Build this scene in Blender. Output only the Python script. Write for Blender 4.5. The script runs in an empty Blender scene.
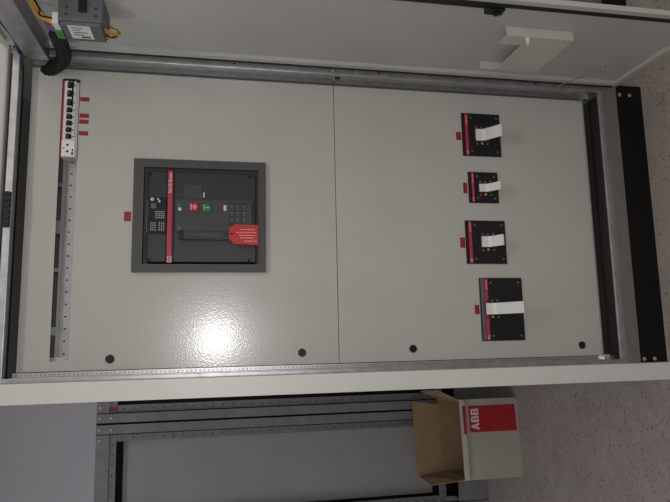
import bpy, bmesh, math, random
from mathutils import Vector, Matrix
random.seed(7)
scene = bpy.context.scene
col = scene.collection
WL = {}                                             # world location of every object

# ------------------------------------------------------------------ materials
def new_mat(name):
    m = bpy.data.materials.new(name); m.use_nodes = True
    nt = m.node_tree; b = nt.nodes['Principled BSDF']
    return m, nt, b

def noise(nt, scale, detail=3, vec=None, rough=.5):
    n = nt.nodes.new('ShaderNodeTexNoise'); n.inputs['Scale'].default_value = scale
    n.inputs['Detail'].default_value = detail; n.inputs['Roughness'].default_value = rough
    if vec is None:
        vec = nt.nodes.new('ShaderNodeTexCoord').outputs['Object']
    nt.links.new(vec, n.inputs['Vector'])
    return n.outputs['Fac']

def ramp(nt, fac, stops):
    r = nt.nodes.new('ShaderNodeValToRGB')
    els = r.color_ramp.elements
    while len(els) < len(stops): els.new(.5)
    for e, (p, c) in zip(els, stops):
        e.position = p; e.color = (*c, 1)
    nt.links.new(fac, r.inputs['Fac'])
    return r.outputs['Color']

def mat(name, c, rough=.5, metal=0., var=.06, nscale=14, bump=0., bscale=500, spec=.5, aniso=None):
    m, nt, b = new_mat(name)
    lo = tuple(max(0, v*(1-var)) for v in c); hi = tuple(min(1, v*(1+var)) for v in c)
    nt.links.new(ramp(nt, noise(nt, nscale), [(.3, lo), (.7, hi)]), b.inputs['Base Color'])
    b.inputs['Roughness'].default_value = rough; b.inputs['Metallic'].default_value = metal
    b.inputs['Specular IOR Level'].default_value = spec
    if bump:
        bp = nt.nodes.new('ShaderNodeBump'); bp.inputs['Strength'].default_value = bump
        bp.inputs['Distance'].default_value = .001
        nt.links.new(noise(nt, bscale, 2), bp.inputs['Height']); nt.links.new(bp.outputs['Normal'], b.inputs['Normal'])
    return m

def perforated(name, c, axis, pitch, r, rough=.4, metal=.85, off=0., other=None):
    """galvanised sheet with one row of punched holes along `axis`"""
    m, nt, b = new_mat(name)
    N, L = nt.nodes, nt.links
    sep = N.new('ShaderNodeSeparateXYZ'); L.new(N.new('ShaderNodeTexCoord').outputs['Object'], sep.inputs[0])
    def mt(op, a, bb=None):
        n = N.new('ShaderNodeMath'); n.operation = op
        for i, v in enumerate((a, bb)):
            if v is None: continue
            if isinstance(v, (int, float)): n.inputs[i].default_value = v
            else: L.new(v, n.inputs[i])
        return n.outputs[0]
    o = other or ('X' if axis == 'Z' else 'Z')
    u = mt('MULTIPLY', mt('SUBTRACT', mt('FRACT', mt('DIVIDE', mt('ADD', sep.outputs[axis], 10.), pitch)), .5), pitch)
    v = mt('SUBTRACT', sep.outputs[o], off)
    d = mt('SQRT', mt('ADD', mt('MULTIPLY', u, u), mt('MULTIPLY', v, v)))
    k = mt('LESS_THAN', d, r)
    base = ramp(nt, noise(nt, 25), [(.3, tuple(x*.88 for x in c)), (.7, tuple(min(1, x*1.1) for x in c))])
    mx = N.new('ShaderNodeMix'); mx.data_type = 'RGBA'
    L.new(k, mx.inputs['Factor']); L.new(base, mx.inputs['A']); mx.inputs['B'].default_value = (.012, .012, .013, 1)
    L.new(mx.outputs['Result'], b.inputs['Base Color'])
    L.new(mt('MULTIPLY', mt('SUBTRACT', 1., k), metal), b.inputs['Metallic'])
    b.inputs['Roughness'].default_value = rough
    return m

M = {}
PAINT = (.50, .497, .462)
M['paint'] = mat('light_grey_textured_paint', PAINT, .25, 0, .025, 5, .22, 200, .5)
_b = M['paint'].node_tree.nodes['Principled BSDF']
_b.inputs['Coat Weight'].default_value = .38; _b.inputs['Coat Roughness'].default_value = .15
M['paint'].node_tree.links.new(_b.inputs['Normal'].links[0].from_socket, _b.inputs['Coat Normal'])
M['door_paint'] = mat('light_grey_door_paint', (.49, .487, .458), .42, 0, .03, 5, .25, 420)
M['rim_paint'] = mat('light_grey_rim_paint', (.55, .538, .50), .36, 0, .03, 5, .2, 420)
M['galv'] = mat('galvanised_steel', (.46, .46, .47), .40, .85, .14, 30, .05, 60)
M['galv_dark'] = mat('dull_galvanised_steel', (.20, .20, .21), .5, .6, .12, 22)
M['perf_z'] = perforated('perforated_steel_upright', (.48, .48, .49), 'Z', .0125, .0017)
M['perf_x'] = perforated('perforated_steel_rail', (.48, .48, .49), 'X', .025, .0035)
M['perf_din'] = perforated('slotted_rail_steel', (.36, .36, .36), 'X', .036, .0031, .45, .7)
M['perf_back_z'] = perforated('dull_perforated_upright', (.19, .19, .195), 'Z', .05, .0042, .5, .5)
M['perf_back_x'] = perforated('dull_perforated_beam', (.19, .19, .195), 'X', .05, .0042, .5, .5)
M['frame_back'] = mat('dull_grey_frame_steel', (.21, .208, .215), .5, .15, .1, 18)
M['back_panel'] = mat('grey_mounting_panel', (.32, .322, .315), .5, 0, .05, 4, .1, 300)
M['black'] = mat('matt_black_paint', (.004, .004, .0045), .5, spec=.25)
M['rubber'] = mat('black_rubber', (.010, .010, .010), .6)
M['plastic_black'] = mat('black_plastic', (.011, .011, .0125), .42, spec=.35)
M['plastic_dark'] = mat('charcoal_plastic', (.028, .029, .031), .45)
M['plastic_mid'] = mat('dark_grey_plastic', (.046, .047, .049), .5)
M['bezel'] = mat('dark_grey_bezel_plastic', (.068, .066, .067), .55, 0, .05, 20, .1, 600)
M['slate'] = mat('slate_grey_plastic', (.12, .12, .13), .5)
M['white'] = mat('white_plastic', (.74, .74, .71), .38)
M['offwhite'] = mat('off_white_plastic', (.60, .60, .57), .4)
M['red'] = mat('red_plastic', (.50, .018, .028), .4)
M['crimson'] = mat('crimson_strip', (.50, .03, .075), .4)
M['red_label'] = mat('dark_red_label', (.30, .012, .018), .5)
M['red_tag'] = mat('red_paper_tag', (.55, .035, .03), .6)
M['red_print'] = mat('red_print', (.42, .010, .016), .55)
M['green'] = mat('green_plastic', (.01, .17, .05), .4)
M['green_term'] = mat('green_terminal_plastic', (.06, .22, .07), .5)
M['yellow'] = mat('yellow_insulation', (.62, .34, .02), .45)
M['orange'] = mat('orange_insulation', (.60, .22, .02), .45)
M['yellow_dot'] = mat('yellow_plastic', (.55, .36, .03), .5)
M['olive'] = mat('yellow_green_insulation', (.25, .24, .04), .5)
M['purple'] = mat('violet_insulation', (.20, .05, .14), .5)
M['blue'] = mat('blue_insulation', (.05, .08, .20), .5)
M['print_pale'] = mat('pale_print', (.55, .55, .55), .6)
M['print_pink'] = mat('pink_print', (.80, .42, .48), .6)
M['print_dim'] = mat('dim_grey_print', (.15, .155, .165), .6)
M['screw'] = mat('zinc_screw', (.62, .62, .62), .32, .9)
M['card'] = mat('brown_cardboard', (.30, .20, .105), .8, 0, .08, 9, .1, 200)
M['card_white'] = mat('white_faced_cardboard', (.42, .40, .35), .75, 0, .05, 7)
M['wall'] = mat('pale_blue_grey_wall', (.74, .735, .78), .8, 0, .03, 2, .05, 80)
M['ceiling'] = mat('white_ceiling', (.7, .7, .68), .9)
M['rail_low'] = mat('dimmed_zinc_rail', (.21, .195, .175), .5, .3, .08, 20)  # galvanised steel with a darker colour for the dim reflections near the floor
M['shaded_flange'] = mat('flange_shade_brown', (.040, .034, .030), .6)  # dark brown stands in for shade and reflections in the rail gaps
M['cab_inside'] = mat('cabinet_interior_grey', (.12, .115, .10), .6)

def terrazzo():
    m, nt, b = new_mat('terrazzo_floor'); N, L = nt.nodes, nt.links
    tc = N.new('ShaderNodeTexCoord').outputs['Object']
    base = ramp(nt, noise(nt, 9, 5, tc, .65), [(.3, (.295, .255, .23)), (.7, (.37, .325, .295))])
    n1 = noise(nt, 78, 2, tc, .6)
    mul = N.new('ShaderNodeMapRange'); L.new(n1, mul.inputs['Value'])
    mul.inputs['From Min'].default_value = .40; mul.inputs['From Max'].default_value = .33; mul.clamp = True
    mul.inputs['To Min'].default_value = 0; mul.inputs['To Max'].default_value = .9
    mx = N.new('ShaderNodeMix'); mx.data_type = 'RGBA'
    L.new(mul.outputs[0], mx.inputs['Factor']); L.new(base, mx.inputs['A']); mx.inputs['B'].default_value = (.13, .105, .095, 1)
    v2 = N.new('ShaderNodeTexVoronoi'); v2.inputs['Scale'].default_value = 130; L.new(tc, v2.inputs['Vector'])
    s2 = N.new('ShaderNodeSeparateColor'); L.new(v2.outputs['Color'], s2.inputs[0])
    g = N.new('ShaderNodeMath'); g.operation = 'GREATER_THAN'; L.new(s2.outputs[1], g.inputs[0]); g.inputs[1].default_value = .84
    g2 = N.new('ShaderNodeMath'); g2.operation = 'MULTIPLY'; L.new(g.outputs[0], g2.inputs[0]); g2.inputs[1].default_value = .45
    mx2 = N.new('ShaderNodeMix'); mx2.data_type = 'RGBA'
    L.new(g2.outputs[0], mx2.inputs['Factor']); L.new(mx.outputs['Result'], mx2.inputs['A']); mx2.inputs['B'].default_value = (.43, .38, .35, 1)
    L.new(mx2.outputs['Result'], b.inputs['Base Color']); b.inputs['Roughness'].default_value = .55
    return m
M['terrazzo'] = terrazzo()

# ------------------------------------------------------------------ mesh builder (world coordinates in, one mesh object out)
class MB:
    def __init__(s): s.bm = bmesh.new()
    def box(s, x0, x1, y0, y1, z0, z1, bev=0.):
        t = bmesh.new(); bmesh.ops.create_cube(t, size=1.)
        for v in t.verts:
            v.co = Vector(((x0+x1)/2 + v.co.x*(x1-x0), (y0+y1)/2 + v.co.y*(y1-y0), (z0+z1)/2 + v.co.z*(z1-z0)))
        if bev: bmesh.ops.bevel(t, geom=t.edges[:], offset=bev, segments=2, profile=.5, affect='EDGES')
        return s._add(t)
    def _add(s, t):
        me = bpy.data.meshes.new('tmp'); t.to_mesh(me); t.free(); s.bm.from_mesh(me); bpy.data.meshes.remove(me); return s
    def cyl(s, p0, p1, r, seg=16, r2=None, bev=0.):
        p0, p1 = Vector(p0), Vector(p1); d = p1-p0
        t = bmesh.new()
        bmesh.ops.create_cone(t, cap_ends=True, segments=seg, radius1=r, radius2=r if r2 is None else r2, depth=d.length)
        if bev:
            es = [e for e in t.edges if len(e.link_faces) == 2 and any(len(f.verts) > 4 for f in e.link_faces)]
            bmesh.ops.bevel(t, geom=es, offset=bev, segments=2, affect='EDGES')
        q = Vector((0, 0, 1)).rotation_difference(d.normalized())
        bmesh.ops.transform(t, matrix=Matrix.Translation((p0+p1)/2) @ q.to_matrix().to_4x4(), verts=t.verts)
        return s._add(t)
    def prism(s, pts, off):
        """closed polygon of 3-D points extruded by the vector off"""
        off = Vector(off); n = len(pts)
        a = [s.bm.verts.new(Vector(p)) for p in pts]; b = [s.bm.verts.new(Vector(p)+off) for p in pts]
        fs = [s.bm.faces.new(a), s.bm.faces.new(b[::-1])]
        for i in range(n): fs.append(s.bm.faces.new((a[i], b[i], b[(i+1) % n], a[(i+1) % n])))
        bmesh.ops.recalc_face_normals(s.bm, faces=fs); return s
    def ribbon(s, prof, x0, x1, th):
        """strip whose side profile is the polyline prof of (y, z), th thick, from x0 to x1"""
        up = []
        for i, p in enumerate(prof):
            a = Vector(prof[max(0, i-1)]); c = Vector(prof[min(len(prof)-1, i+1)]); d = (c-a).normalized()
            up.append(Vector(p) + Vector((-d.y, d.x))*th)
        ring = [Vector(p) for p in prof] + up[::-1]
        return s.prism([(x0, p.x, p.y) for p in ring], (x1-x0, 0, 0))
    def tube(s, pts, r, seg=8, sub=8, ribs=0., pitch=.008):
        P = [Vector(p) for p in pts]; P = [2*P[0]-P[1]] + P + [2*P[-1]-P[-2]]
        c = []
        for i in range(1, len(P)-2):
            for k in range(sub):
                t = k/sub; a, b, d, e = P[i-1:i+3]
                c.append(.5*((2*b) + (d-a)*t + (2*a-5*b+4*d-e)*t*t + (3*b-a-3*d+e)*t**3))
        c.append(P[-2])
        if ribs:                                        # resample finely so that corrugations show
            L = [0.]
            for i in range(1, len(c)): L.append(L[-1] + (c[i]-c[i-1]).length)
            n = int(L[-1]/(pitch/2)); out = []; j = 0
            for k in range(n+1):
                q = L[-1]*k/n
                while j < len(c)-2 and L[j+1] < q: j += 1
                f = (q-L[j])/max(1e-9, L[j+1]-L[j]); out.append(c[j].lerp(c[j+1], f))
            c = out
        rings = []; nrm = None
        for i, p in enumerate(c):
            t = (c[min(i+1, len(c)-1)] - c[max(i-1, 0)]).normalized()
            if nrm is None:
                nrm = t.orthogonal().normalized()
            nrm = (nrm - t*nrm.dot(t)).normalized(); bi = t.cross(nrm)
            rr = r + (ribs if i % 2 else 0)
            rings.append([s.bm.verts.new(p + (nrm*math.cos(2*math.pi*k/seg) + bi*math.sin(2*math.pi*k/seg))*rr) for k in range(seg)])
        for A, B in zip(rings, rings[1:]):
            for k in range(seg):
                f = s.bm.faces.new((A[k], A[(k+1) % seg], B[(k+1) % seg], B[k])); f.smooth = True
        s.bm.faces.new(rings[0][::-1]); s.bm.faces.new(rings[-1]); return s
    def plate(s, x0, x1, z0, z1, y, th, holes=()):
        """sheet in the XZ plane, front at y, with rectangular cut-outs"""
        xs = sorted({x0, x1, *[h[0] for h in holes], *[h[1] for h in holes]})
        zs = sorted({z0, z1, *[h[2] for h in holes], *[h[3] for h in holes]})
        def solid(i, j):
            if not (0 <= i < len(xs)-1 and 0 <= j < len(zs)-1): return False
            cx, cz = (xs[i]+xs[i+1])/2, (zs[j]+zs[j+1])/2
            return not any(h[0] < cx < h[1] and h[2] < cz < h[3] for h in holes)
        V = {}
        def v(i, j, k):
            if (i, j, k) not in V: V[i, j, k] = s.bm.verts.new((xs[i], y + (th if k else 0), zs[j]))
            return V[i, j, k]
        fs = []
        for i in range(len(xs)-1):
            for j in range(len(zs)-1):
                if not solid(i, j): continue
                fs.append(s.bm.faces.new((v(i, j, 0), v(i+1, j, 0), v(i+1, j+1, 0), v(i, j+1, 0))))
                fs.append(s.bm.faces.new((v(i, j, 1), v(i, j+1, 1), v(i+1, j+1, 1), v(i+1, j, 1))))
                for (di, dj, a, b) in ((-1, 0, (i, j), (i, j+1)), (1, 0, (i+1, j+1), (i+1, j)), (0, -1, (i+1, j), (i, j)), (0, 1, (i, j+1), (i+1, j+1))):
                    if not solid(i+di, j+dj):
                        fs.append(s.bm.faces.new((v(*a, 0), v(*b, 0), v(*b, 1), v(*a, 1))))
        bmesh.ops.recalc_face_normals(s.bm, faces=fs); return s
    def build(s, name, material, parent=None, smooth=False):
        s.bm.verts.ensure_lookup_table()
        lo = Vector([min(v.co[k] for v in s.bm.verts) for k in range(3)]); hi = Vector([max(v.co[k] for v in s.bm.verts) for k in range(3)])
        c = (lo+hi)/2
        if parent is None: c.z = lo.z
        for v in s.bm.verts: v.co -= c
        if smooth:
            for f in s.bm.faces: f.smooth = True
        me = bpy.data.meshes.new(name); s.bm.to_mesh(me); s.bm.free()
        me.materials.append(M[material])
        o = bpy.data.objects.new(name, me); col.objects.link(o)
        put(o, c, parent); return o

def put(o, c, parent=None):
    WL[o.name] = Vector(c)
    if parent is not None:
        o.parent = parent; o.location = Vector(c) - WL[parent.name]
    else: o.location = c

def tag(o, label, cat, group=None):
    o['label'] = label; o['category'] = cat
    if group: o['group'] = group
    return o
def thing(name, loc, label, cat, group=None):
    o = bpy.data.objects.new(name, None); o.empty_display_size = .05; col.objects.link(o)
    put(o, loc); return tag(o, label, cat, group)
def copy_thing(root, loc):
    r = root.copy(); col.objects.link(r); r.location = loc; WL[r.name] = Vector(loc)
    for ch in list(root.children):
        c = ch.copy(); col.objects.link(c); c.parent = r
        for g in ch.children:
            d = g.copy(); col.objects.link(d); d.parent = c
    return r
def structure(o): o['kind'] = 'structure'; return o

def lettering(text, size, centre, material, parent, bold=0., rot=(math.pi/2, 0, 0), name='lettering', sx=1.):
    cu = bpy.data.curves.new('txt', 'FONT'); cu.body = text; cu.size = size; cu.extrude = .0002; cu.offset = bold
    cu.align_x = 'CENTER'; cu.align_y = 'CENTER'
    t = bpy.data.objects.new('txt', cu); col.objects.link(t)
    bpy.context.view_layer.update()
    me = bpy.data.meshes.new_from_object(t.evaluated_get(bpy.context.evaluated_depsgraph_get()))
    bpy.data.objects.remove(t); bpy.data.curves.remove(cu)
    from mathutils import Euler
    me.transform(Euler(rot).to_matrix().to_4x4() @ Matrix.Diagonal((sx, 1, 1, 1)))
    me.name = name; me.materials.clear(); me.materials.append(M[material])
    o = bpy.data.objects.new(name, me); col.objects.link(o); put(o, centre, parent); return o

def logo(x0, z0, w, h, y, material, parent):
    """heavy three-letter mark: A B B built from bars, facing -Y"""
    m = MB(); d = .0004; cw = w/3.0; t = cw*.27; ly = y-d
    def poly(p): m.prism([(x0+a, ly, z0+b) for a, b in p], (0, d, 0))
    g = cw*.06
    poly([(0, 0), (t, 0), (cw/2+t*.2, h), (cw/2-t*.62, h)])
    poly([(cw-g, 0), (cw-g-t, 0), (cw/2-t*.62, h), (cw/2+t*.5, h)])
    poly([(cw*.24, h*.20), (cw*.72, h*.20), (cw*.68, h*.38), (cw*.30, h*.38)])
    for k in (1, 2):
        o = cw*k + g
        q = cw-2*g
        poly([(o, 0), (o+t, 0), (o+t, h), (o, h)])
        for a, b, e in ((0, .18, .86), (.42, .58, .80), (.82, 1., .80)): poly([(o+t, h*a), (o+q*e, h*a), (o+q*e, h*b), (o+t, h*b)])
        poly([(o+q*.62, h*.55), (o+q*.80, h*.55), (o+q*.92, h*.62), (o+q*.92, h*.88), (o+q*.80, h), (o+q*.62, h*.9)])
        poly([(o+q*.66, h*.08), (o+q*.86, 0), (o+q, h*.10), (o+q, h*.42), (o+q*.86, h*.52), (o+q*.66, h*.5)])
    return m.build('lettering', material, parent)

# ------------------------------------------------------------------ the room
structure(MB().box(-3.4, 3.4, -4.2, 2.5, -.05, 0).build('floor', 'terrazzo'))
structure(MB().box(-3.4, 3.4, 2.4, 2.5, .0, 3.2).build('wall_back', 'wall'))
structure(MB().box(-3.5, -3.4, -4.2, 2.5, .0, 3.2).build('wall_left', 'wall'))
structure(MB().box(3.4, 3.5, -4.2, 2.5, .0, 3.2).build('wall_right', 'wall'))
structure(MB().box(-3.4, 3.4, -4.3, -4.2, .0, 3.2).build('wall_front', 'wall'))
structure(MB().box(-3.4, 3.4, -4.2, 2.5, 3.2, 3.3).build('ceiling', 'ceiling'))

# ------------------------------------------------------------------ the main cabinet
FY = -.055                                           # front face of the galvanised frame
cab = thing('electrical_cabinet', (0, .27, 0), 'tall light grey electrical cabinet with both doors open standing on a black plinth', 'cabinet')
pl = MB().plate(-.5, .5, 0, .106, FY+.005, .64).build('plinth', 'black', cab)
for x in (.463, -.468):
    for z in (.050, .090):
        MB().cyl((x, FY+.006, z), (x, FY-.001, z), .0065, 12, bev=.002).build('bolt', 'screw', pl)
MB().box(-.5, -.497, -.02, .59, .106, 2.17).build('side_panel', 'rim_paint', cab)
MB().box(.497, .5, -.02, .59, .106, 2.17).build('side_panel', 'rim_paint', cab)
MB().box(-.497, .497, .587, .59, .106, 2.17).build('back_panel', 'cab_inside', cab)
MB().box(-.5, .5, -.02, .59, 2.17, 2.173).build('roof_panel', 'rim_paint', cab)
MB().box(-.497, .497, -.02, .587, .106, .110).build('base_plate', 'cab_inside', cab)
MB().box(-.515, .515, FY-.012, FY+.02, 2.097, 2.20, .006).build('top_fascia', 'rim_paint', cab)
for s in (1, -1):
    a, b = sorted((s*.468, s*.496))
    post = MB().box(a, b, FY, FY+.03, .106, 2.097, .0015).build('corner_post', 'galv', cab)
    a, b = sorted((s*.4665, s*.4695))
    MB().box(a, b, FY+.002, -.012, .172, 2.05).build('side_flange', 'galv', post)
    a, b = sorted((s*.4555, s*.469))
    MB().box(a, b, -.014, -.011, .172, 2.055).build('perforated_flange', 'perf_z' if s < 0 else 'galv_dark', post)
    a, b = sorted((s*.485, s*.4895))
    if s > 0: MB().box(.4865, .499, FY-.006, FY-.0005, .12, 2.09, .001).build('hinge_strip', 'rubber', post)  # black strip along the line between door rim and post
    for z in (.42, .98, 1.45): MB().cyl((s*.482, FY+.001, z), (s*.482, FY-.0015, z), .0035, 10).build('screw', 'plastic_black', post)
tr = MB().box(-.496, .496, FY-.001, FY+.03, 2.069, 2.089, .0015).build('top_rail', 'galv', cab)
MB().box(-.47, .47, FY+.03, .03, 2.0845, 2.0875).build('rail_flange', 'shaded_flange', tr)
nb = MB().box(-.050, .052, FY-.005, FY, 2.070, 2.088, .001)
for k in range(6): nb.box(-.044+.0175*k, -.035+.0175*k, FY-.009, FY-.004, 2.073, 2.085)
nb.build('hinge_bracket', 'plastic_black', tr)
brl = MB().box(-.496, .496, FY-.001, FY+.004, .106, .158, .001).build('bottom_rail', 'rail_low', cab)
MB().box(-.47, .47, FY+.014, .04, .150, .153).build('rail_flange', 'shaded_flange', brl)
MB().box(-.47, .47, FY+.004, FY+.013, .152, .176, .003).build('rail_lip', 'galv', brl)
for x in (-.462, .462):
    MB().box(x-.012, x+.012, -.03, -.008, .200, .222, .001).build('panel_clip', 'screw', cab)
MB().cyl((.4659, -.034, 1.117), (.4650, -.034, 1.117), .0095, 16).build('hole_plug', 'plastic_black', cab)
for z, y in ((1.128, -.022), (1.117, -.008)): MB().cyl((.466, y-.01, z), (.462, y-.01, z), .004, 10).build('screw', 'screw', cab)
for z in (1.135, 1.055): MB().cyl((.482, FY, z), (.482, FY-.004, z), .0045, 10).build('screw', 'screw', cab)
# interior: mounting plate seen through the slot
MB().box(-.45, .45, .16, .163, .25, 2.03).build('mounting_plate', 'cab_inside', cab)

# cover panels with their cut-outs
BZ = (-.160, .164, 1.364, 1.732)
SLOT = (-.426, .4215, 1.9135, 1.9645)
up = MB().plate(-.454, .454, 1.1245, 2.05, 0, .002, [SLOT, BZ])
up.box(-.454, -.452, .001, .018, 1.1245, 2.05).box(.452, .454, .001, .018, 1.1245, 2.05)
up.box(-.452, .452, .001, .018, 1.1245, 1.1265).box(-.452, .452, .001, .018, 2.048, 2.05)
up = up.build('cover_panel', 'paint', cab)
MCCB = [(.2300, .3830, .536, .677, 'a'), (.0660, .1740, .556, .664, 'b'), (-.1420, .0050, .540, .684, 'c'), (-.3970, -.1890, .492, .645, 'd')]
lo = MB().plate(-.454, .454, .208, 1.1225, 0, .002, [(x0+.006, x1-.006, z0+.006, z1-.006) for x0, x1, z0, z1, _ in MCCB])
lo.box(-.454, -.452, .001, .018, .2, 1.1225).box(.452, .454, .001, .018, .2, 1.1225)
lo.box(-.454, .454, 0, .020, .199, .216, .0075).box(-.452, .452, .001, .018, 1.1205, 1.1225)
lo = lo.build('cover_panel', 'paint', cab)
for pn, x, z in ((up, -.423, 1.801), (up, -.419, 1.240), (lo, -.416, .882), (lo, -.418, .283)):
    k = MB().cyl((x, 0, z), (x, -.003, z), .0125, 20, bev=.001)
    k.cyl((x, -.003, z), (x, -.007, z), .0105, 20, .009, .001); k.box(x-.008, x+.008, -.009, -.006, z-.002, z+.002)
    k.build('panel_latch', 'plastic_black', pn)
def sticker(x0, x1, z0, z1, pn): MB().box(x0, x1, -.0012, 0, z0, z1).build('red_sticker', 'red_label', pn)
for x in (.3605, .308, .289, .2525): sticker(x-.0065, x+.0065, 1.885, 1.9118, up)
sticker(-.016, .013, 1.754, 1.774, up)
for x0, x1, z0, z1 in ((.286, .314, .680, .698), (.099, .136, .668, .682), (-.088, -.053, .686, .703), (-.309, -.278, .648, .664)): sticker(x0, x1, z0, z1, lo)

# rail behind the slot
dr = MB().box(-.44, .44, .034, .036, 1.921, 1.949).box(-.44, .44, .027, .035, 1.9195, 1.9215).box(-.44, .44, .027, .035, 1.9485, 1.9505)
dr.box(-.44, .44, .026, .028, 1.951, 1.958).box(-.44, .44, .026, .028, 1.912, 1.919)
dr.build('mounting_rail', 'perf_din', cab)
for x, w_ in ((-.34, .012), (-.16, .006), (-.03, .02), (.10, .005)): MB().box(x-w_, x+w_, .037, .15, 1.952, 1.985).build('rail_bracket', 'galv', cab)
MB().box(-.435, -.415, .02, .15, 1.90, 1.98).build('rail_bracket', 'galv', cab)

# doors: sheet pans with folded rims, both swung out square to the front
def door(s, xi, xo, y0, w, xh):
    y1, z0, z1 = -.074, .116, 2.115
    xs = s*(abs(xo)-.002)
    m = MB().box(*sorted((xs, xo)), y0, y1, z0, z1)
    a, b = sorted((xi, xs))
    m.box(a, b, y0, y0+w, z0, z1).box(*sorted((xh, xs)), y1-w, y1, z0, z1).box(*sorted((xh, xs)), y0+w, y1-w, z0, z0+w).box(*sorted((xh, xs)), y0+w, y1-w, z1-w, z1)
    d = m.build('door', 'door_paint', cab)
    a, b = sorted((xi + s*.003, xs)); g = .026
    MB().box(a, b, y0+w, y0+w+g, z0+w, z1-w, .003).build('gasket', 'rubber', d)
    for z in (.35, 1.1, 1.85):
        MB().cyl((s*.497, y1+.006, z-.03), (s*.497, y1+.006, z+.03), .004, 10).build('hinge', 'galv_dark', d)
    return d
dl = door(-1, -.4530, -.4945, -.520, .030, -.4830); drr = door(1, .484, .4985, -.522, .018, .484)
# stiffener channel across the top of the right door
st = MB().box(.440, .4425, -.475, -.085, 1.982, 2.042).box(.4425, .4965, -.475, -.085, 1.982, 1.9845).box(.4425, .4965, -.475, -.085, 2.0395, 2.042)
st.build('stiffener', 'galv', drr)
# document pocket: back lip, raised front with a cut-away grip
pk = MB()
X = .470
pts = [(-.165, .478), (-.375, .478), (-.375, .690), (-.325, .690), (-.325, .618), (-.183, .618), (-.165, .632), (-.165, .672), (-.158, .672), (-.158, .478)]
pk.prism([(X, y, z) for y, z in pts], (.0025, 0, 0))
pk.box(X+.0025, .4965, -.375, -.3725, .478, .690).box(X+.0025, .4965, -.1605, -.158, .478, .672).box(X+.0025, .4965, -.3725, -.1605, .478, .4805)
pk.build('document_pocket', 'rim_paint', drr)
MB().cyl((.470, -.368, .622), (.460, -.368, .622), .0065, 10).cyl((.460, -.368, .622), (.450, -.368, .622), .004, 8).build('stud', 'white', drr)  # white colour stands in for the glint on the metal stud
MB().cyl((.4965, -.190, .250), (.480, -.190, .250), .006, 10).cyl((.480, -.190, .250), (.472, -.190, .250), .0035, 8).build('stud', 'screw', drr)
lk = MB().box(.481, .4965, -.478, -.450, .745, .795, .002).cyl((.481, -.463, .765), (.475, -.463, .765), .009, 14).box(.4875, .4965, -.478, -.468, .795, 1.5)
lk.build('door_lock', 'plastic_black', drr)

# ------------------------------------------------------------------ main breaker
mb = thing('power_circuit_breaker', (0, -.01, 1.364), 'large charcoal circuit breaker with red and green push buttons in a dark grey bezel', 'circuit breaker')
bz = MB().plate(-.171, .177, 1.350, 1.748, -.014, .0135, [(-.147, .151, 1.373, 1.718)])
bz.build('bezel', 'bezel', mb)
bd = MB().box(-.139, .143, .004, .08, 1.380, 1.630, .002).box(-.139, .143, .004, .08, 1.651, 1.708, .002).box(-.139, .143, .006, .08, 1.630, 1.651)
body = bd.build('front_cover', 'plastic_dark', mb)
rp = MB().box(-.048, .056, -.006, .006, 1.388, 1.624, .002).build('operating_panel', 'plastic_mid', mb)
for x, z in ((.133, 1.399), (-.133, 1.402), (.133, 1.700), (-.133, 1.700)): MB().cyl((x, .005, z), (x, .0025, z), .0045, 12).build('screw_hole', 'black', body)
fr = MB().box(.058, .104, .002, .005, 1.545, 1.600, .001); fr.build('label_recess', 'plastic_mid', body)
MB().box(.063, .079, .0, .005, 1.538, 1.5425).build('rating_mark', 'print_pale', body)
rs = MB().box(-.141, .145, -.004, .006, 1.6335, 1.6475, .0015).build('red_strip', 'crimson', mb)
lettering('SACE Emax', .0135, (.105, -.0045, 1.6405), 'print_pink', rs, .0004)
MB().box(-.141, -.122, -.0046, -.003, 1.634, 1.6465).build('brand_patch', 'print_pink', rs)
logo(-.1395, 1.6375, .016, .0065, -.0046, 'red_print', rs)
# trip unit with display and keys
tu = MB().box(-.052, .060, -.004, .006, 1.6515, 1.702, .0015).build('trip_unit', 'plastic_black', mb)
MB().box(.024, .040, -.0055, -.003, 1.681, 1.697, .001).build('display', 'slate', tu)
dk = MB()
for i in range(4):
    for j in range(5): dk.box(-.006+.0062*i, -.0028+.0062*i, -.0056, -.003, 1.657+.0058*j, 1.6595+.0058*j)
for i in range(4):
    for j in range(3):
        dk.box(-.044+.007*i, -.040+.007*i, -.0056, -.003, 1.657+.0065*j, 1.6592+.0065*j)
        dk.box(-.044+.007*i, -.040+.007*i, -.0056, -.003, 1.682+.006*j, 1.6842+.006*j)
dk.build('keypad', 'print_pale', tu)
kd = MB().cyl((.052, -.003, 1.693), (.052, -.007, 1.693), .0055, 14).cyl((.046, -.003, 1.672), (.046, -.007, 1.672), .0035, 12).cyl((.053, -.003, 1.676), (.053, -.007, 1.676), .003, 12)
kd.build('indicator_lamp', 'print_pale', tu)
ln = MB().box(-.05, .05, -.003, .005, 1.7065, 1.7085); ln.build('printed_line', 'print_dim', body)
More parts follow.
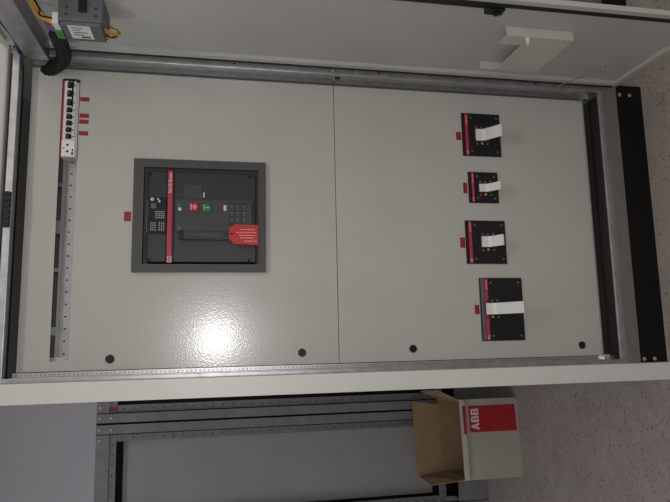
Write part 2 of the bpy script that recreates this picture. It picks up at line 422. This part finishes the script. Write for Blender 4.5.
# buttons
ob = MB().box(.016, .044, -.013, -.005, 1.556, 1.582, .003).build('off_button', 'red', mb)
lettering('O', .014, (.030, -.0134, 1.5665), 'white', ob, .0004); MB().box(.022, .038, -.0134, -.012, 1.5765, 1.5785).build('printed_line', 'white', ob)
nbn = MB().box(.014, .042, -.013, -.005, 1.517, 1.543, .003).build('on_button', 'green', mb)
lettering('I', .015, (.028, -.0134, 1.528), 'print_pale', nbn, .0006); MB().box(.020, .036, -.0134, -.012, 1.5375, 1.5395).build('printed_line', 'print_pale', nbn)
ind = MB().box(.018, .040, -.0085, -.005, 1.606, 1.617, .001).build('status_window', 'green', mb)
MB().box(.018, .027, -.0092, -.007, 1.6075, 1.6155).build('white_field', 'white', ind)
MB().box(.020, .038, -.0085, -.005, 1.471, 1.480, .001).build('spring_window', 'offwhite', mb)
MB().cyl((-.036, -.005, 1.611), (-.036, -.010, 1.611), .0055, 14, bev=.001).build('key_plug', 'slate', mb)
pt = MB().box(-.024, .047, -.0085, -.005, 1.392, 1.468, .0005).build('rating_plate', 'plastic_dark', mb)
gg = MB()
for zc in (1.455, 1.437, 1.418):
    for xc in (.033, .013, -.007):
        gg.box(xc-.008, xc+.006, -.0092, -.008, zc-.0045, zc-.0035).box(xc-.008, xc-.0065, -.0092, -.008, zc-.004, zc+.004).cyl((xc+.001, -.008, zc+.001), (xc+.001, -.0092, zc+.001), .003, 10)
gg.box(-.02, .042, -.0092, -.008, 1.4655, 1.4665).box(-.02, .042, -.0092, -.008, 1.400, 1.401).box(-.01, .042, -.0092, -.008, 1.405, 1.406)
gg.build('printed_diagram', 'print_dim', pt)
hd = MB().box(-.0715, -.044, -.012, .004, 1.455, 1.612, .003).box(-.066, -.050, -.015, -.011, 1.47, 1.595, .002)
chh = hd.build('charging_lever', 'plastic_mid', mb)
MB().box(-.0705, -.0455, -.0126, -.011, 1.598, 1.611, .001).build('lever_grip', 'plastic_black', chh)

# red paper tag hung on the lever
tg = thing('warning_tag', (-.055, -.0175, 1.373), 'red paper tag with printed lines hanging on the large breaker', 'tag')
tp = MB().prism([(-.088, -.0185, 1.374), (-.026, -.0185, 1.374), (-.024, -.0185, 1.447), (-.036, -.0185, 1.462), (-.068, -.0185, 1.463), (-.084, -.0185, 1.449)], (0, .0008, 0)).build('tag_card', 'red_tag', tg)
MB().cyl((-.0535, -.0186, 1.455), (-.0535, -.0192, 1.455), .0035, 12).build('eyelet', 'plastic_black', tp)
tl = MB()
for x, a, b in ((-.040, 1.385, 1.435), (-.049, 1.382, 1.440), (-.058, 1.384, 1.438), (-.066, 1.390, 1.430), (-.076, 1.379, 1.418)):
    z = a
    while z < b-.004:
        l = random.uniform(.004, .009); tl.box(x-.0012, x+.0012, -.0191, -.0185, z, min(b, z+l)); z += l+.002
tl.build('printed_text', 'print_pink', tp)
MB().tube([(-.0535, -.019, 1.455), (-.056, -.0195, 1.470), (-.058, -.018, 1.485)], .0009, 6).build('tag_string', 'plastic_black', tg)

# ------------------------------------------------------------------ moulded case breakers
desc = {'a': 'square moulded case breaker with white lever, nearest the door with the document pocket',
        'b': 'smallest of the four black moulded case breakers with white levers',
        'c': 'square moulded case breaker with white lever between the smallest and the widest one',
        'd': 'widest moulded case breaker with grey strip and long white lever, nearest the cardboard box'}
for x0, x1, z0, z1, k in MCCB:
    cx = (x0+x1)/2; w = x1-x0; h = z1-z0
    t = thing('moulded_case_breaker', (cx, 0, z0), desc[k], 'circuit breaker', 'moulded case breakers with white levers')
    fc = MB().box(x0, x1, -.0045, 0, z0, z1, .001).box(x0+.008, x1-.008, 0, .06, z0+.008, z1-.008).build('front_cover', 'plastic_black', t)
    zs = z1 - (.018 if k == 'd' else .011)
    sh = .010 if k != 'b' else .008
    if k == 'd':
        MB().box(x0+.002, x1-.002, -.006, -.004, z1-.016, z1-.004, .0005).build('grey_strip', 'slate', fc)
    rb = MB().box(x0+.003, x1-.003, -.0075, -.004, zs-sh, zs, .001).build('red_strip', 'crimson', t)
    MB().box(x0+.006, x0+.018, -.0082, -.007, zs-sh+.0015, zs-.0015).build('brand_patch', 'print_pink', rb)
    logo(x0+.0075, zs-sh/2-.002, .009, .004, -.0082, 'red_print', rb)
    lettering('SACE Tmax', .006, (x1-.024, -.0080, zs-sh/2), 'print_pink', rb, .0002)
    for sx, sz in ((x0+.016, z0+.014), (x1-.016, z0+.014), (x0+.016, zs-sh-.012), (x1-.016, zs-sh-.012)):
        MB().cyl((sx, -.004, sz), (sx, -.0065, sz), .0038, 12).build('screw', 'slate', t)
    zt = {'a': .622, 'b': .620, 'c': .622, 'd': .620}[k]
    hw = {'a': .0205, 'b': .0135, 'c': .018, 'd': .0185}[k]
    hc = {'a': .304, 'b': .117, 'c': -.068, 'd': -.292}[k]
    for mname, off, zz in (('red', -hw-.010, zt+.002), ('yellow_dot', -hw-.008, zt-.016), ('slate', -hw-.009, zt-.036), ('red', hw+.008, zt+.002), ('slate', hw+.008, zt-.016), ('slate', hw+.009, zt-.036)):
        MB().box(hc+off-.0035, hc+off+.0035, -.0075, -.004, zz-.0035, zz+.0035, .0008).build('indicator', mname, t)
    MB().box(hc-hw-.003, hc+hw+.003, -.010, -.004, zt-.040, zt+.012, .002).build('lever_housing', 'plastic_dark', t)
    reach = {'a': (.060, .036), 'b': (.045, .026), 'c': (.048, .024), 'd': (.098, .052)}[k]
    pr = [(-.0108, zt+.008), (-.0125, zt-.014), (-.020, zt-.024), (-.010-reach[0]*.8, zt-.022-reach[1]*.75), (-.010-reach[0], zt-.022-reach[1])]
    lv = MB().ribbon(pr, hc-hw, hc+hw, .005).build('lever', 'white', t)

# ------------------------------------------------------------------ modular breakers on the rail
def module(name, x0, x1, label, n, cat, group):
    t = thing(name, ((x0+x1)/2, .0, 1.915), label, cat, group)
    b = MB().box(x0+.0004, x1-.0004, -.002, .040, 1.9155, 1.9585, .0008).box(x0+.0004, x1-.0004, -.012, 0, 1.9215, 1.9555, .0012)
    body = b.build('housing', 'white', t)
    MB().box(x0+.0006, x1-.0006, -.0135, -.010, 1.9545, 1.9585, .0004).build('red_stripe', 'red', t)
    p = (x1-x0)/n
    for i in range(n):
        c = x0 + p*(i+.5)
        MB().box(c-p*.36, c+p*.36, -.0126, -.010, 1.9295, 1.9465).build('toggle_recess', 'plastic_black', body)
        lvz = MB().prism([(c-p*.26, -.012, 1.9440), (c-p*.26, -.026, 1.9390), (c-p*.26, -.027, 1.9345), (c-p*.26, -.012, 1.9330)], (p*.52, 0, 0))
        lvz.build('toggle', 'plastic_black', t)
        MB().box(c-.0020, c+.0020, -.0128, -.011, 1.9235, 1.9270).build('printed_mark', 'plastic_mid', body)
    return t
tb = module('modular_circuit_breaker', .3295, .4125, 'white three-pole modular breaker with three black toggles at the rail end', 3, 'circuit breaker', 'modular breakers on the rail')
ec = MB().box(.4130, .4200, -.010, .040, 1.9155, 1.9585, .001).build('end_cap', 'plastic_black', tb)
MB().box(.3300, .4120, -.0127, -.0115, 1.9285, 1.9335).build('dark_strip', 'plastic_black', tb)
w5 = (.3295-.2265)/5
names5 = ['narrow single-pole modular breaker next to the white socket module',
          'narrow single-pole modular breaker, second from the white socket module',
          'narrow single-pole modular breaker in the middle of the five',
          'narrow single-pole modular breaker, second from the wide three-pole breaker',
          'narrow single-pole modular breaker next to the wide three-pole breaker']
src = module('modular_circuit_breaker', .2265, .2265+w5, names5[0], 1, 'circuit breaker', 'modular breakers on the rail')
for i in range(1, 5):
    c = copy_thing(src, (.2265 + w5*(i+.5), .0, 1.915)); c['label'] = names5[i]
sk = thing('rail_socket', (.2005, 0, 1.915), 'white two-pin socket module on the rail beside the small breakers', 'socket')
sb = MB().box(.174, .226, -.002, .040, 1.9155, 1.9585, .0008).box(.174, .226, -.013, 0, 1.9185, 1.9575, .0015).build('housing', 'white', sk)
MB().box(.1745, .2255, -.0135, -.010, 1.9555, 1.9585, .0004).build('red_stripe', 'red', sk)
for x in (.1905, .2105): MB().cyl((x, -.0125, 1.939), (x, -.0137, 1.939), .0036, 14).build('socket_hole', 'plastic_black', sb)
MB().cyl((.2005, -.0125, 1.949), (.2005, -.0137, 1.949), .002, 10).build('socket_hole', 'plastic_black', sb)
for x in (.1835, .1935, .1855, .1955): MB().box(x-.003, x+.003, -.0137, -.0125, 1.9225, 1.9275 if x < .1875 else 1.926).build('printed_mark', 'plastic_mid', sb)

# ------------------------------------------------------------------ meter and wiring on the right door
mt = thing('panel_meter', (.4965, -.30, 1.785), 'dark grey panel meter with white rear label on the open door beside the steel bar', 'meter')
hb = MB().box(.430, .4965, -.345, -.250, 1.787, 1.895, .004).box(.420, .431, -.340, -.255, 1.792, 1.890, .003).build('housing', 'slate', mt)
MB().box(.4190, .4205, -.336, -.272, 1.820, 1.874).build('rear_label', 'white', mt)
pm = MB()
for i, l in enumerate((.028, .02, .035, .024)): pm.box(.4186, .4192, -.330+.012*i, -.326+.012*i, 1.866-l, 1.866)
pm.box(.4186, .4192, -.286, -.277, 1.828, 1.850)
pm.build('printed_text', 'slate', mt)
MB().box(.452, .486, -.353, -.344, 1.826, 1.846, .002).build('connector', 'plastic_black', mt)
vs = MB()
for z in (1.805, 1.875):
    for x in (.445, .465): vs.box(x-.003, x+.003, -.3462, -.344, z-.004, z+.004)
vs.build('vent_slot', 'plastic_mid', mt)
MB().box(.424, .452, -.338, -.300, 1.895, 1.910, .001).build('white_terminal', 'white', mt)
gt = MB()
for i in range(3): gt.box(.420, .446, -.298+.013*i, -.287+.013*i, 1.893, 1.912, .001)
gt.build('green_terminal', 'green_term', mt)

yb = thing('wire_bundle', (.46, -.27, 1.755), 'yellow and orange wire loop on the meter side away from the steel bar', 'wires')
for i in range(5):
    dx, dy = random.uniform(-.006, .006), -.010+.008*i
    MB().tube([(.430+dx, -.30+dy, 1.790), (.428+dx, -.292+dy*.6, 1.775), (.437, -.272+dy*.2, 1.7560+.002*i), (.458, -.258, 1.766), (.470, -.255+dy*.4, 1.787)], .0022, 6).build('wire', ['yellow', 'orange', 'yellow', 'plastic_black', 'orange'][i], yb)
ub = thing('wire_bundle', (.46, -.3, 1.91), 'yellow, violet and black wires running between the meter and the steel bar', 'wires')
for i, (mn, z, y) in enumerate((('yellow', 1.930, -.325), ('orange', 1.936, -.318), ('yellow', 1.942, -.31), ('purple', 1.925, -.285), ('purple', 1.930, -.275), ('blue', 1.92, -.272), ('plastic_black', 1.926, -.34))):
    MB().tube([(.434, y, 1.909), (.438, y-.004, 1.918+.003*i), (.455, y-.01, z+.012), (.4955, y-.02-.01*(i % 3), 1.965)], .0024, 6).build('wire', mn, ub)
lb = thing('wire_bundle', (.48, -.3, 2.045), 'black and blue wires on the far side of the steel bar, in the photo corner', 'wires')
for i, (mn, z, x) in enumerate((('plastic_black', 2.0475, .455), ('blue', 2.0475, .463), ('plastic_black', 2.0495, .470), ('slate', 2.0475, .478), ('blue', 2.0535, .461), ('plastic_black', 2.054, .470))):
    MB().tube([(x, -.46, z), (x+.004*math.sin(i), -.36, z+.008), (x-.006, -.25, z+.001), (x+.005, -.15, z+.006), (x-.01, -.09, z-.002+.002*i), (.455, -.064-.003*i, 2.036)], .0032, 6).build('wire', mn, lb)
cd = MB().tube([(.458, -.215, 1.930), (.460, -.165, 1.934), (.462, -.115, 1.938), (.458, -.078, 1.944), (.452, -.045, 1.962), (.450, -.012, 1.990), (.447, .02, 2.02)], .019, 14, 12, .002, .008).build('cable_conduit', 'rubber')
tag(cd, 'black corrugated cable conduit looping from the meter door into the cabinet', 'conduit')
ew = MB().tube([(.478, -.190, .250), (.479, -.172, .268), (.476, -.14, .300), (.470, -.10, .335), (.462, -.070, .352), (.455, -.064, .335), (.454, -.055, .310), (.455, -.040, .270), (.455, -.028, .248)], .0022, 6).build('earth_wire', 'olive')
tag(ew, 'thin yellow-green earth wire from the door with the document pocket to the frame', 'wire')

# ------------------------------------------------------------------ bare frames behind, left
def bare_frame(x0, x1, label, panel):
    t = thing('cabinet_frame', ((x0+x1)/2, 1.7, 0), label, 'cabinet frame', 'bare cabinet frames behind')
    y0, y1, pw = 1.42, 2.02, .053
    for x, s in ((x0, 1), (x1, -1)):
        a, b = sorted((x, x+s*pw))
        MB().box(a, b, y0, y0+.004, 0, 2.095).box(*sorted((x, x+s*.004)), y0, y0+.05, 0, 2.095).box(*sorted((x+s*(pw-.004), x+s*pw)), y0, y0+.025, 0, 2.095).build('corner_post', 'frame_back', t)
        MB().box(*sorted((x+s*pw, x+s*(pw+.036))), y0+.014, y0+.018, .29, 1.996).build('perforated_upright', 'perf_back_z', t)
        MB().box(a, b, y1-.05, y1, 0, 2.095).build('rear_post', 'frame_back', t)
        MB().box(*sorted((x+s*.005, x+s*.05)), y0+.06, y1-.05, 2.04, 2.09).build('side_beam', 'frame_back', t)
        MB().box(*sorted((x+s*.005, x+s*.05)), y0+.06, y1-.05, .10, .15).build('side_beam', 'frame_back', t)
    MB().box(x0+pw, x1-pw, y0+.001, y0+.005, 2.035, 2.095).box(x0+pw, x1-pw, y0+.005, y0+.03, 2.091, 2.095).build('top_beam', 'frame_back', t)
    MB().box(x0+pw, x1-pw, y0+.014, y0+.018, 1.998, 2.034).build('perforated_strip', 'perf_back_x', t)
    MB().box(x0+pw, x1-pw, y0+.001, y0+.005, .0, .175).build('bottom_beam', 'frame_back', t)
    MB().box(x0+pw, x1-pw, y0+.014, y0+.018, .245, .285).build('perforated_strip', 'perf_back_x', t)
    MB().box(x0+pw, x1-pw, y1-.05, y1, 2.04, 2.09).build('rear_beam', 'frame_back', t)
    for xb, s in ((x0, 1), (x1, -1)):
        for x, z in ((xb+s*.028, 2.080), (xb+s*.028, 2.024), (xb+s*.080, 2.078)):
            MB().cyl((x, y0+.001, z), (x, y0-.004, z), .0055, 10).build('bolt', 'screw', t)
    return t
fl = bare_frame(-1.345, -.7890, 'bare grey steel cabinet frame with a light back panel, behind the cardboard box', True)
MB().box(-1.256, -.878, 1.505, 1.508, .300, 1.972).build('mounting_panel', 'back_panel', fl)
MB().box(-1.285, -.848, 1.508, 1.53, .10, 2.03).build('recess_shade_sheet', 'black', fl)  # black sheet standing in for shade in the recess around the panel
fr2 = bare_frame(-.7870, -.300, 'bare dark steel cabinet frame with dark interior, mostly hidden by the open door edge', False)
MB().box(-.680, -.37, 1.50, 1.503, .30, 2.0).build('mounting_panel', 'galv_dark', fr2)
MB().box(-.730, -.37, 1.508, 1.53, .10, 2.03).build('recess_shade_sheet', 'black', fr2)  # same black sheet, painting the shade inside this frame
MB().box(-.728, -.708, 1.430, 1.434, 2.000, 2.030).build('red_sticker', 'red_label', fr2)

# neighbouring cabinet on the right of the row
nc = thing('electrical_cabinet', (.98, .3, 0), 'grey neighbouring cabinet barely seen beyond the open door with the document pocket', 'cabinet')
MB().box(.60, 1.40, -.02, .6, 0, .10).build('plinth', 'black', nc)
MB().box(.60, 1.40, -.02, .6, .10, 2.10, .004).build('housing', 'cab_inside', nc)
MB().box(.615, 1.385, -.036, -.02, .125, 2.08, .003).build('front_plate', 'galv_dark', nc)
hn = MB().box(.64, .665, -.060, -.036, 1.0, 1.16, .004).build('handle', 'plastic_black', nc)

# ------------------------------------------------------------------ cardboard box on the floor
bxx = thing('cardboard_box', (-.902, 1.20, 0), 'open cardboard box with white faces and red printed label on the floor', 'box')
X0, X1, Y0, Y1, H, T = -1.095, -.712, 1.03, 1.345, .305, .005
bxx.rotation_euler.z = math.radians(4.5); bxx.location.y -= .012
bb = MB().box(X0, X1, Y0, Y0+T, 0, H).box(X0, X0+T, Y0+T, Y1-T, 0, H).box(X1-T, X1, Y0+T, Y1-T, 0, H).box(X0+T, X1-T, Y0+T, Y1-T, 0, T)
bb.build('box_body', 'card_white', bxx)
li = MB().box(X0, X1, Y1-T, Y1, 0, H).box(X0+T, X0+T+.001, Y0+T, Y1-T, T, H).box(X1-T-.001, X1-T, Y0+T, Y1-T, T, H).box(X0+T, X1-T, Y0+T, Y0+T+.001, T, H)
li.build('box_lining', 'card', bxx)
MB().prism([(X0, Y1-.004, H), (X1-.03, Y1-.004, H), (X1-.012, Y1+.02, H+.140), (X0-.014, Y1+.02, H+.136)], (0, .004, 0)).build('rear_flap', 'card', bxx)
MB().prism([(X0, Y0+.004, H), (X0, Y1-.005, H), (X0-.016, Y1+.010, H+.132), (X0-.040, Y0+.17, H+.118)], (.004, 0, 0)).build('side_flap', 'card', bxx)
MB().prism([(X1-.004, Y0+.02, H), (X1-.004, Y1-.012, H), (X1+.042, Y1-.02, H+.10), (X1+.045, Y0+.14, H+.06)], (.004, 0, 0)).build('side_flap', 'card', bxx)
MB().prism([(X0, Y0, H), (X1, Y0, H), (X1-.004, Y0-.012, H-.018), (X0+.004, Y0-.012, H-.018)], (0, .004, .003)).build('folded_edge', 'card_white', bxx)
lbx = MB().box(-.872, -.744, Y0-.0012, Y0, .012, .262).build('printed_label', 'red_print', bxx)
MB().box(-.878, -.742, Y0-.0135, Y0-.0115, H-.021, H-.006).build('red_print', 'red_print', bxx)
logo(-.860, .212, .104, .041, Y0-.0012, 'white', lbx)

# ------------------------------------------------------------------ light: ceiling lamps of the room and the phone's own flash
def area(name, loc, size, sy, power, colr, rot=(0, 0, 0)):
    l = bpy.data.lights.new(name, 'AREA'); l.shape = 'RECTANGLE'; l.size = size; l.size_y = sy; l.energy = power; l.color = colr
    o = bpy.data.objects.new(name, l); col.objects.link(o); o.location = loc; o.rotation_euler = rot; return o
area('ceiling_lamp', (.35, -1.7, 3.17), 1.2, .3, 14, (1., .975, .94))
area('ceiling_lamp', (2.0, -2.4, 3.17), 1.2, .3, 17, (1., .975, .94))
area('ceiling_lamp', (-2.1, -.3, 3.17), 1.2, .3, 15, (.96, .97, 1.))
fl_ = bpy.data.lights.new('camera_flash', 'POINT'); fl_.energy = 30; fl_.shadow_soft_size = .010; fl_.color = (1., .98, .96)
fo = bpy.data.objects.new('camera_flash', fl_); col.objects.link(fo)

w = bpy.data.worlds.new('world'); scene.world = w; w.use_nodes = True
w.node_tree.nodes['Background'].inputs['Color'].default_value = (.5, .52, .56, 1)
w.node_tree.nodes['Background'].inputs['Strength'].default_value = .05

# ------------------------------------------------------------------ camera (held sideways: the picture is turned a quarter left)
cpos = Vector((-.3713, -1.8337, 1.4920))
r = Vector((.98956, -.14396, .00719)); u = Vector((.02065, .19093, .98139)); f = Vector((.14265, .97099, -.19191))
cam = bpy.data.cameras.new('camera'); cam.sensor_fit = 'HORIZONTAL'; cam.sensor_width = 36; cam.lens = 591.5/670*36; cam.clip_start = .02
co = bpy.data.objects.new('camera', cam); col.objects.link(co)
ax, ay, az = -u, r, -f
co.matrix_world = Matrix(((ax.x, ay.x, az.x, cpos.x), (ax.y, ay.y, az.y, cpos.y), (ax.z, ay.z, az.z, cpos.z), (0, 0, 0, 1)))
fo.location = cpos + u*.015 - f*.01
scene.camera = co

scene.view_settings.view_transform = 'Standard'; scene.view_settings.look = 'None'
scene.view_settings.gamma = 1; scene.view_settings.use_curve_mapping = False
scene.view_settings.exposure = 0
scene.cycles.use_denoising = True
